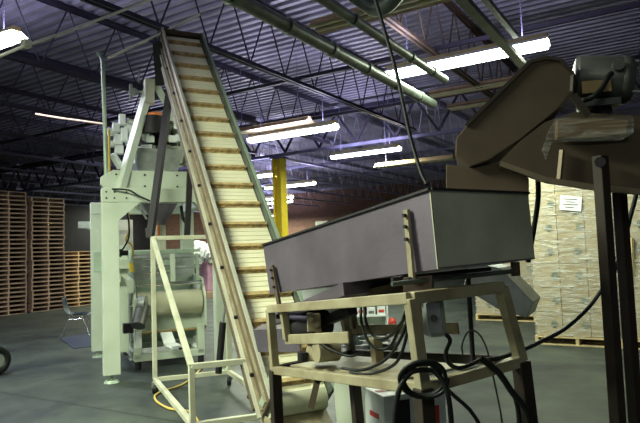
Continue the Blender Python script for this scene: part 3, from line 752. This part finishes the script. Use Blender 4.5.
# ------------------------------------------------------------------ barrel with bin bag, shelf unit
bx = P(362,345,4.8); b0 = V((bx.x, bx.y+.0, 0))
tag(obj('barrel', MB().lathe(b0, (0,0,1), [(0,0),(.20,0),(.215,.03),(.235,.40),(.25,.78),(.262,.80),(.262,.83),(.24,.83),(.22,.40),(.19,.04),(0,.04)], 36), M['barrel']), 'pale green round bin behind the feeder stand', 'bin')
rr = random.Random(4); n = 40; vs = []
pr = [(.10,.66),(.20,.74),(.245,.865),(.275,.86),(.285,.80),(.282,.70)]
for r_, z in pr:
    for i in range(n):
        t = 2*math.pi*i/n; k = 1+rr.uniform(-.02,.03); vs.append(b0 + V((math.cos(t)*r_*k, math.sin(t)*r_*k, z + rr.uniform(-.015,.015)*(1+2*(z < .72)))))
mb = MB().add(vs, [(j*n+i, j*n+(i+1)%n, (j+1)*n+(i+1)%n, (j+1)*n+i) for j in range(len(pr)-1) for i in range(n)], True)
mb.add([b0+V((0,0,.65))] + vs[:n], [(0, 1+i, 1+(i+1)%n) for i in range(n)])
tag(obj('bin_bag', mb, M['bag']), 'shiny black plastic liner bag folded over the pale green bin', 'bag')

sh = P(366,300,11.0); shv = V((sh.x, sh.y, 0))
su = thing('shelf_unit', shv, 'white shelf unit behind the feeder stand and the bin', 'shelf')
X_ = V((1,0,0))
for k in (-1, 1): obj('side_panel', MB().box(shv + X_*k*.38 + V((0,.15,.65)), .03, .35, 1.3), M['white'], su)
for z in (.06, .36, .66, .96, 1.27): obj('shelf', MB().box(shv + V((0,.15,z)), .76, .35, .03), M['white'], su)
obj('back_panel', MB().box(shv + V((0,.34,.65)), .79, .02, 1.3), M['barrel'], su)
k = 0
for z in (.375,.675,.975):
    for i in range(4):
        x = -.28+i*.185; hh = (.17,.2,.14,.19)[(i+k) % 4]
        where = {.375:'lowest filled', .675:'middle', .975:'top filled'}[z]
        b_ = tag(obj('white_box', MB().box(shv + V((x,.13,z+hh/2)), .15, .25, hh), M['white'], bevel=.004), 'small white box with a red label on the %s shelf, %s from the left' % (where, ('first','second','third','fourth')[i]), 'box')
        obj('red_label', MB().box(shv + V((x,.0,z+hh*.35)), .10, .004, .05), M['red'] if i % 2 else M['grey'], b_)
    k += 1
tag(obj('red_cap', blob(P(392,322,11.0), .08,.08,.08, jag=.05), M['red']), 'small red object at the right end of the shelf unit', 'cap')
tag(obj('cap_stand', MB().box(V((P(393,322,11.0).x, 11.0, P(393,322,11.0).z/2-.045)), .12, .2, P(393,322,11.0).z-.09), M['grey']), 'grey narrow stand under the small red object', 'stand')

# ------------------------------------------------------------------ feeder stand
fs = thing('feeder_stand', V((.0, 3.0, 0)), 'worn cream steel stand with dark lower legs carrying the steel hopper', 'stand')
NR = P(411,298,2.30); LN = P(270,309,3.55); FR = P(501,287,2.56)
LF = LN + (FR-NR)
nr = P(423,388,2.33); ln = P(275,370,3.57); fr_ = P(521,361,2.60); lf = ln + (fr_-nr)
tb = .046
def st(nm, a, b, w_=tb, h=None, m_=None, bev=.004): return obj(nm, MB().bar(a, b, w_, h), m_ or M['wornc'], fs, bevel=bev)
st('top_bar', LN, NR); st('top_bar', NR, FR); st('top_bar', FR, LF); st('top_bar', LF, LN)
st('lower_bar', ln, nr, .045); st('lower_bar', nr, fr_, .045); st('lower_bar', fr_, lf, .045, m_=M['leg']); st('lower_bar', lf, ln, .045, m_=M['leg'])
for a, b in ((NR, nr), (LN, ln), (FR, fr_), (LF, lf)):
    st('upright', a, b)
    d = (b-a).normalized(); d = V((d.x*.3, d.y*.3, d.z)); e = b + d*(b.z/abs(d.z)); e.z = .0
    st('leg', b, e, .06, m_=M['leg'])
# shelf plate and drop brackets
mid = lambda a, b, t: a + (b-a)*t
dn = (nr-NR)
fx = lambda t, s_, k: mid(mid(LN, NR, t), mid(LF, FR, t), s_) + dn*k       # t: left->right, s_: near->far, k: top->lower bar
st('hanger_bar', fx(.12,.02,0), fx(.12,.02,.52), .04); st('hanger_bar', fx(.12,.95,0), fx(.12,.95,.5), .04); st('hanger_bar', fx(.62,.95,0), fx(.62,.95,.55), .05)
st('mid_bar', fx(.10,.02,.52), fx(.62,.02,.46), .012, .055); st('mid_bar', fx(.10,.95,.52), fx(.8,.95,.5), .012, .055)
obj('shelf_plate', MB().hexa([fx(.05,.1,1.0),fx(.85,.1,1.0),fx(.85,.9,1.0),fx(.05,.9,1.0),fx(.05,.1,.97),fx(.85,.1,.97),fx(.85,.9,.97),fx(.05,.9,.97)]), M['wornc'], fs)
st('spacer_block', fx(.52,.5,.55), fx(.52,.5,.93), .05)

# hopper
hn_t = P(430,189,2.32); hn_b = P(438,269,2.32); hl_t = P(263,245,3.80); hl_b = P(270,294,3.76)
hr_t = P(528,193,2.66); hr_b = P(535,259,2.66)
hf_t = hl_t + (hr_t-hn_t); hf_b = hl_b + (hr_b-hn_b)
hp = thing('steel_hopper', (hn_b+hf_b)/2, 'long open-topped stainless steel trough hopper on the cream stand', 'hopper')
th = .006
def wall(nm, a, b, c_, d, inward): return obj(nm, MB().prism([a, b, c_, d], V(inward).normalized()*th), M['steelb'], hp)
iw = (hr_t-hn_t); il = (hn_t-hl_t)
wall('side_wall', hl_b, hn_b, hn_t, hl_t, iw); wall('side_wall', lb := hf_b, hr_b, hr_t, hf_t, -iw)
obj('end_wall', MB().prism([hn_b, hr_b, hr_t, hn_t], -il.normalized()*th), M['steel'], hp)  # lighter steel than the sides, for light reflected off the cartons
wall('end_wall', hl_b, hf_b, hf_t, hl_t, il)
obj('bottom_plate', MB().prism([hl_b, hn_b, hr_b, hf_b], V((0,0,.006))), M['steelb'], hp)
mb = MB()
for a, b in ((hl_t, hn_t), (hn_t, hr_t), (hr_t, hf_t), (hf_t, hl_t)): mb.bar(a, b, .022, .010)
obj('rim', mb, M['dark'], hp)
# hanging straps bolted to the near wall
sn = -iw.normalized()
for (xa, ya, xb, yb, dpt), w_ in (((274,266,283,316, 3.62), .035), ((408.5,210,414.5,280, 2.42), .030)):
    a = PL(xa, ya, hn_t, il) + sn*.012; b = PL(xb, yb, hn_t, il) + sn*.012
    s_ = obj('strap', MB().bar(a, b, w_*.45, w_), M['wornc'] if w_ < .034 else M['brown'], hp)
    # flat face towards the viewer
    for k in (.08,.24,.42): q = a+(b-a)*k; obj('strap_bolt', MB().cyl(q, q+sn*.022, .008, n=8), M['dark'], s_)
    obj('pivot_bolt', MB().cyl(b, b+sn*.03, .014, n=10), M['dark'], s_)
# vibrating tray under the hopper
vt = thing('vibrating_tray', (LN+FR)/2, 'grey vibrating feed tray and rusty drive slung beneath the steel hopper', 'feeder')
obj('tray', MB().hexa([fx(-.12,.15,.02)+V((0,0,-.10)), fx(.55,.15,-.1), fx(.55,.85,-.1), fx(-.12,.85,.02)+V((0,0,-.10)), fx(-.12,.15,-.05)+V((0,0,-.06)), fx(.55,.15,-.28), fx(.55,.85,-.28), fx(-.12,.85,-.05)+V((0,0,-.06))]), M['steelb'], vt)
obj('drive_body', MB().hexa([P(372,301,3.0),P(404,298,2.8),P(408,296,3.1),P(378,299,3.3),P(364,290,3.0),P(412,279,2.8),P(414,279,3.1),P(366,288,3.3)]), M['brown'], vt)
obj('mount_bracket', MB().hexa([P(403,296,2.45),P(432,296,2.42),P(434,294,2.6),P(408,294,2.6),P(403,278,2.45),P(432,275,2.42),P(434,275,2.6),P(408,276,2.6)]), M['rustjoist'], vt)
obj('drive_coil', MB().cyl(P(296,327,3.5), P(322,324,3.3), .085, n=22), M['dark'], vt)
obj('mount_block', MB().box(P(314,322,3.25), .075, .07, .10, X_).cyl(P(311,319,3.2), P(311,319,3.18), .012).cyl(P(317,325,3.2), P(317,325,3.18), .012), M['wornc'], vt, bevel=.006)
obj('spring_plate', MB().bar(P(328,320,3.3), P(352,310,3.2), .09, .05), M['dark'], vt)
obj('chute_lip', MB().hexa([P(258,352,3.9),P(300,352,3.7),P(303,342,4.1),P(264,342,4.2),P(253,330,3.9),P(298,328,3.7),P(300,322,4.1),P(262,324,4.2)]), M['steelb'], vt)
gb = thing('gear_motor', P(318,362,3.2), 'cream gear motor with rust stains on the shelf of the stand', 'motor')
obj('gear_case', MB().hexa([P(304,362,3.2),P(333,361,3.1),P(336,357,3.4),P(307,358,3.5),P(308,340,3.2),P(330,338,3.1),P(335,337,3.4),P(311,338,3.5)]), M['wornc'], gb, bevel=.012)
obj('shaft_housing', MB().cyl(P(316,352,3.1), P(337,350,3.15), .055, n=20), M['wornc'], gb)
obj('neck', MB().cyl(P(316,342,3.3), P(316,330,3.3), .035, n=16), M['wornc'], gb)
obj('dark_ring', MB().cyl(P(303,361,3.2), P(303,352,3.2), .03, n=14), M['dark'], gb)
# cross rod under hopper end
rd = thing('pivot_rod', P(455,277,2.5), 'horizontal steel pivot rod under the hopper end with bracket', 'rod')
obj('rod', MB().cyl(P(392,284,2.36), P(516,271,2.62), .010, n=14), M['gpipe'], rd)
obj('end_bracket', MB().bar(P(515,262,2.62), P(516,276,2.62), .035, .02), M['brown'], rd)
obj('rear_rod', MB().cyl(P(392,279,2.5), P(490,269,2.8), .010, n=12), M['dark'], rd)
vr = thing('vertical_rod', P(470,362,2.75), 'thin dark vertical rod standing in the right end of the stand', 'rod')
obj('rod', MB().cyl(P(468,275,2.70), P(473,362,2.76), .011, n=12), M['dark'], vr)
obj('clamp', MB().cyl(P(466,292,2.70), P(472,291,2.70), .02, n=12).box(P(469,293,2.72), .04,.03,.02), M['dark'], vr)
# control box
bxo = thing('switch_box', P(432,338,2.42), 'small grey electrical switch box with a black knob on the stand post', 'box')
o = obj('enclosure', MB().box(P(434,318,2.44), .075, .07, .145, V((.97,.2,0)), None, V((-.07,0,1))), M['grey'], bxo, bevel=.006)
obj('knob', MB().cyl(P(434,318,2.40), P(434,318,2.375), .014, n=14), M['dark'], bxo)
obj('cover_plate', MB().box(P(434,318,2.403), .058, .004, .12, V((.97,.2,0)), None, V((-.07,0,1))), M['galv'], bxo)

# grey sheet chute behind
gc = [P(463,288,3.9), P(470,262,3.9), P(500,268,3.9), P(533,302,3.9), P(527,318,3.9), P(498,309,3.9)]
tag(obj('sheet_chute', MB().prism(gc, V((.18,.35,0))), M['galv'], bevel=.004), 'grey sheet metal chute slanting down behind the right end of the stand', 'chute')
q = P(500,268,4.05); 
tag(obj('chute_stand', MB().bar(P(490,300,4.1), V((P(490,300,4.1).x, P(490,300,4.1).y, 0)), .04), M['dark']), 'thin dark post holding the slanting grey sheet chute', 'post') if False else None

# ------------------------------------------------------------------ carton under stand
cc = P(405,408,3.7); cz0 = P(405,432,3.7).z; czt = P(405,392,3.6).z
cx = V((.93,.36,0)); cy = V((-.36,.93,0)); cw, cdp = .42, .26
bc = V((cc.x, cc.y, (cz0+czt)/2))
cb_ = thing('printed_carton', V((cc.x, cc.y, cz0)), 'white carton with red printing on a step stool under the stand', 'carton')
obj('carton_body', MB().box(bc, cw, cdp, czt-cz0, cx), M['white'], cb_, bevel=.004)
obj('red_print', MB().box(bc - cy*(cdp/2+.002) + cx*.12 + V((0,0,-.02)), .08, .003, .12, cx).box(bc - cx*(cw/2+.002) , .003, .12, .03, cx).box(bc + V((0,0,(czt-cz0)/2+.002)) - cx*.05, .28, .04, .003, cx), M['red'], cb_)
obj('black_print', MB().box(bc - cy*(cdp/2+.003) - cx*.09 + V((0,0,.0)), .10, .003, .20, cx), M['dark'], cb_)
sl = thing('step_stool', V((cc.x, cc.y, 0)), 'dark step stool under the red and white carton', 'stool')
obj('stool_top', MB().box(V((cc.x, cc.y, cz0-.02)), cw+.02, cdp+.02, .035, cx), M['leg'], sl)
for i in (-1, 1):
    for j in (-1, 1):
        q = V((cc.x, cc.y, 0)) + cx*i*(cw/2-.03) + cy*j*(cdp/2-.03)
        obj('leg', MB().bar(q, q+V((0,0,cz0-.03)), .03), M['leg'], sl)

# ------------------------------------------------------------------ cables
def cable(pts, r, label, mtl='rubber'): return pipe('cable', [P(*p) for p in pts], r, M[mtl], label, 'cable', 6, 8)
cable([(604,286,3.3),(590,306,3.3),(566,328,3.2),(540,342,3.0),(522,350,2.8),(503,357,2.6),(486,360,2.5)], .011, 'thick black cable sagging from the right steel legs to the stand')
cable([(641,150,3.3),(637,190,3.3),(629,222,3.3),(622,252,3.25),(612,275,3.2),(604,286,3.2)], .013, 'thick black cable hanging beside the far right steel leg')
cable([(538,178,3.0),(538,200,3.05),(534,228,3.1),(528,262,3.15)], .014, 'black hose hanging under the brown tray at the hopper end')
cable([(361,300,2.9),(362,326,2.8),(372,346,2.75),(388,348,2.7),(398,332,2.6),(406,312,2.4)], .007, 'black cable looping left of the corner post, outermost of the loops')
cable([(364,300,2.9),(366,322,2.8),(376,338,2.75),(390,336,2.65),(405,318,2.42)], .007, 'black cable looping left of the corner post, inner of the loops')
cable([(408,318,2.36),(400,340,2.4),(385,360,2.6),(362,370,2.8),(342,368,2.9)], .007, 'black cable drooping from the corner post to the shelf plate')
cable([(409,325,2.34),(402,352,2.4),(392,366,2.5),(370,374,2.7),(350,372,2.8)], .007, 'black cable lying lowest across the shelf plate')
cable([(318,340,3.1),(326,347,3.0),(336,352,2.95),(350,356,2.9),(364,352,2.8)], .007, 'black cable leading from the gear motor')
cable([(443,332,2.42),(450,340,2.42),(446,352,2.45),(448,362,2.45),(458,368,2.45),(472,364,2.5),(482,358,2.55)], .009, 'black cable from the grey switch box to the right end of the stand')
def coil(cx_, cy_, dp, rx, ry, n_, label, r=.0075, tail=None):
    pts = []
    for i in range(n_*10+1):
        t = 2*math.pi*i/10; k = 1 - .07*(i/10)
        pts.append((cx_+math.cos(t)*rx*k+1.5*math.sin(i), cy_+math.sin(t)*ry*k, dp+.03*math.sin(t)+.012*(i/10)))
    if tail: pts += tail
    o = pipe('cable_coil', [P(*p) for p in pts], r, M['rubber'], label, 'cable coil', 3, 8); return o
coil(424,379,2.20, 24, 19, 3, 'coil of black cable hanging on the near corner post of the stand', tail=[(450,392,2.2),(470,410,2.2),(484,432,2.2)])
cable([(432,370,2.22),(412,372,2.2),(400,388,2.2),(396,408,2.2),(394,432,2.2)], .010, 'black cable falling left of the near corner post')
cable([(430,368,2.24),(442,380,2.22),(449,400,2.2),(452,432,2.2)], .010, 'black cable falling just right of the near corner post')
cable([(480,358,2.45),(498,372,2.45),(512,392,2.45),(526,410,2.45),(530,432,2.45)], .013, 'thick black cable falling beside the right end leg of the stand')
cable([(488,360,2.5),(503,380,2.5),(516,400,2.5),(520,432,2.5)], .010, 'second black cable falling beside the right end leg of the stand')
cable([(463,356,2.7),(462,345,2.7),(468,332,2.7),(478,333,2.65),(487,350,2.6),(495,385,2.55),(501,415,2.5),(503,432,2.5)], .004, 'thin black cord arching over the right end of the stand')

# ------------------------------------------------------------------ right hand infeed conveyor
Dh = V((.97,-.25,0)).normalized(); Nb = V((-Dh.y, Dh.x, 0))      # along the plates / back away
PO = P(500,165,2.62)
pp = lambda px, py, off=0: PL(px, py, PO + Nb*off, Dh) 
cht = thing('elevator_chute', pp(500,165), 'large brown steel elevator head casing slanting up above the hopper', 'chute')
poly = [(455,155),(456,138),(466,126),(530,62),(546,58),(560,60),(573,75),(572,92),(560,108),(520,140),(490,160),(470,167)]
pb = [pp(x, y, .04) for x, y in poly]
obj('casing', MB().prism(pb, Nb*.36), M['brown'], cht, bevel=.006)
mb = MB()
for i in range(len(pb)-1):
    if i in (2, 3, 4, 5, 6, 7): mb.bar(pb[i]-Nb*.004, pb[i+1]-Nb*.004, .014, .016)
obj('edge_trim', mb, M['leg'], cht)
spo = [(446,164),(470,168),(499,163),(529,178),(529,196),(446,193)]
obj('discharge_spout', MB().prism([pp(x, y, .07) for x, y in spo], Nb*.28), M['brown'], cht, bevel=.004)
tr = thing('infeed_tray', pp(600,190), 'brown steel infeed tray running off the right edge behind the chute', 'tray')
tp = [(498,163),(520,141),(545,122),(575,112),(640,116),(760,124),(760,204),(640,192),(590,187),(545,180)]
obj('side_plate', MB().prism([pp(x, y, .03) for x, y in tp], Nb*.02), M['brown'], tr)
obj('side_plate', MB().prism([pp(x, y, .42) for x, y in [(545,180),(520,150),(545,125),(760,130),(760,204),(640,192),(590,187)]], Nb*.02), M['brown'], tr)
fl = [(500,164),(545,180),(590,187),(640,192),(760,204)]
mb = MB()
for (a, b), (c_, d) in zip(fl[:-1], fl[1:]): mb.bar(pp(a, b, .0), pp(c_, d, .0), .05, .022)
obj('bottom_flange', mb, M['bronze'], tr)
mb = MB()
for (a, b), (c_, d) in zip(fl[:-1], fl[1:]): mb.prism([pp(a, b, .04), pp(c_, d, .04), pp(c_, d, .42), pp(a, b, .42)], V((0,0,.008)))
obj('tray_bottom', mb, M['leg'], tr)
obj('support_angle', MB().bar(pp(573,95,-.01), pp(588,116,-.01), .02, .03), M['leg'], tr)
obj('seam', MB().bar(pp(562,150,.01), pp(559,181,.01), .012, .02), M['bronze'], tr)
# plastic-wrapped bundle resting on the tray
pk = [(556,118),(632,115),(634,120),(634,132),(622,140),(552,142),(546,160),(542,150),(548,132)]
tag(obj('wrapped_bundle', MB().prism([pp(x, y, -.03) for x, y in [(556,120),(600,118),(630,120),(628,136),(590,139),(556,139)]], Nb*.05), mat('amber_board', (.13,.08,.035), .35), bevel=.008), 'amber brown board bundle taped to the brown infeed tray', 'bundle')
tag(obj('plastic_cover', MB().prism([pp(x, y, -.05) for x, y in pk], Nb*.012), M['film2'], bevel=.003), 'clear crinkled plastic cover over the amber bundle on the tray', 'plastic cover')
# electric motor
ma, mb_ = pp(574,79,.18), pp(619,80,.18)
mt_ = thing('electric_motor', (ma+mb_)/2 - V((0,0,.12)), 'dark grey electric motor at the upper right beside the chute head', 'motor')
rad = .108
obj('motor_body', MB().lathe(ma, mb_-ma, [(0,0),(rad*.9,0),(rad,.012),(rad,(mb_-ma).length)], 36), M['motor'], mt_)
Lm = (mb_-ma).normalized()
obj('end_bell', MB().lathe(mb_, Lm, [(rad,0),(rad*1.03,.004),(rad*1.03,.03),(rad*.9,.05),(rad*.4,.06),(0,.06)], 36), M['motor'], mt_)
obj('nameplate', MB().box(pp(592,92,.18) - Nb*(rad*.93) , .12, .006, .055, Dh, None, V((0,0,1))), M['brass'], mt_)
obj('conduit_boss', MB().cyl(pp(612,73,.18)-Nb*(rad*.85), pp(612,73,.18)-Nb*(rad*1.25), .024, n=16), M['motor'], mt_)
obj('power_lead', MB().tube([pp(612,73,.03), pp(608,77,.02), pp(602,88,.01), pp(594,96,.0), pp(584,100,.02), pp(572,98,.06)], .012), M['rubber'], mt_)
for k in range(4):
    t = math.pi/4 + k*math.pi/2; q = mb_ + Lm*.03 + (V((0,0,1))*math.cos(t) + Lm.cross(V((0,0,1)))*math.sin(t))*rad*.9
    obj('tie_bolt', MB().cyl(q, q+Lm*.04, .008, n=8), M['galv'], mt_)
obj('motor_foot', MB().box((ma+mb_)/2 - V((0,0,rad+.015)) , .16, .16, .03, Dh), M['motor'], mt_)
obj('motor_bracket', MB().bar((ma+mb_)/2 - V((0,0,rad+.03)), pp(600,116,.18), .08), M['dark'], mt_)
# legs of the infeed conveyor
def longleg(top, bot, label, off):
    a = pp(*top, off); b = pp(*bot, off)
    e = b + (b-a).normalized()*(b.z/abs((b-a).normalized().z)); e.z = 0
    o = obj('support_leg', MB().bar(a, e, .048), M['leg'], tr, bevel=.004); o['label'] = label
    obj('foot_plate', MB().box(e+V((0,0,.006)), .12, .12, .012), M['leg'], o)
    return o
o = longleg((600,156), (618,423), 'dark brown square support leg nearest, in front of the wrapped cartons', -.03)
obj('bolt', MB().cyl(pp(600,162,-.055), pp(600,162,-.07), .022, n=14), M['dark'], o)
o = longleg((619,186), (636,423), 'dark brown square support leg rearmost, right of the nearest leg', .30)
obj('knob', MB().cyl(pp(614,255,.26), pp(609,256,.26), .025, n=12), M['dark'], o)
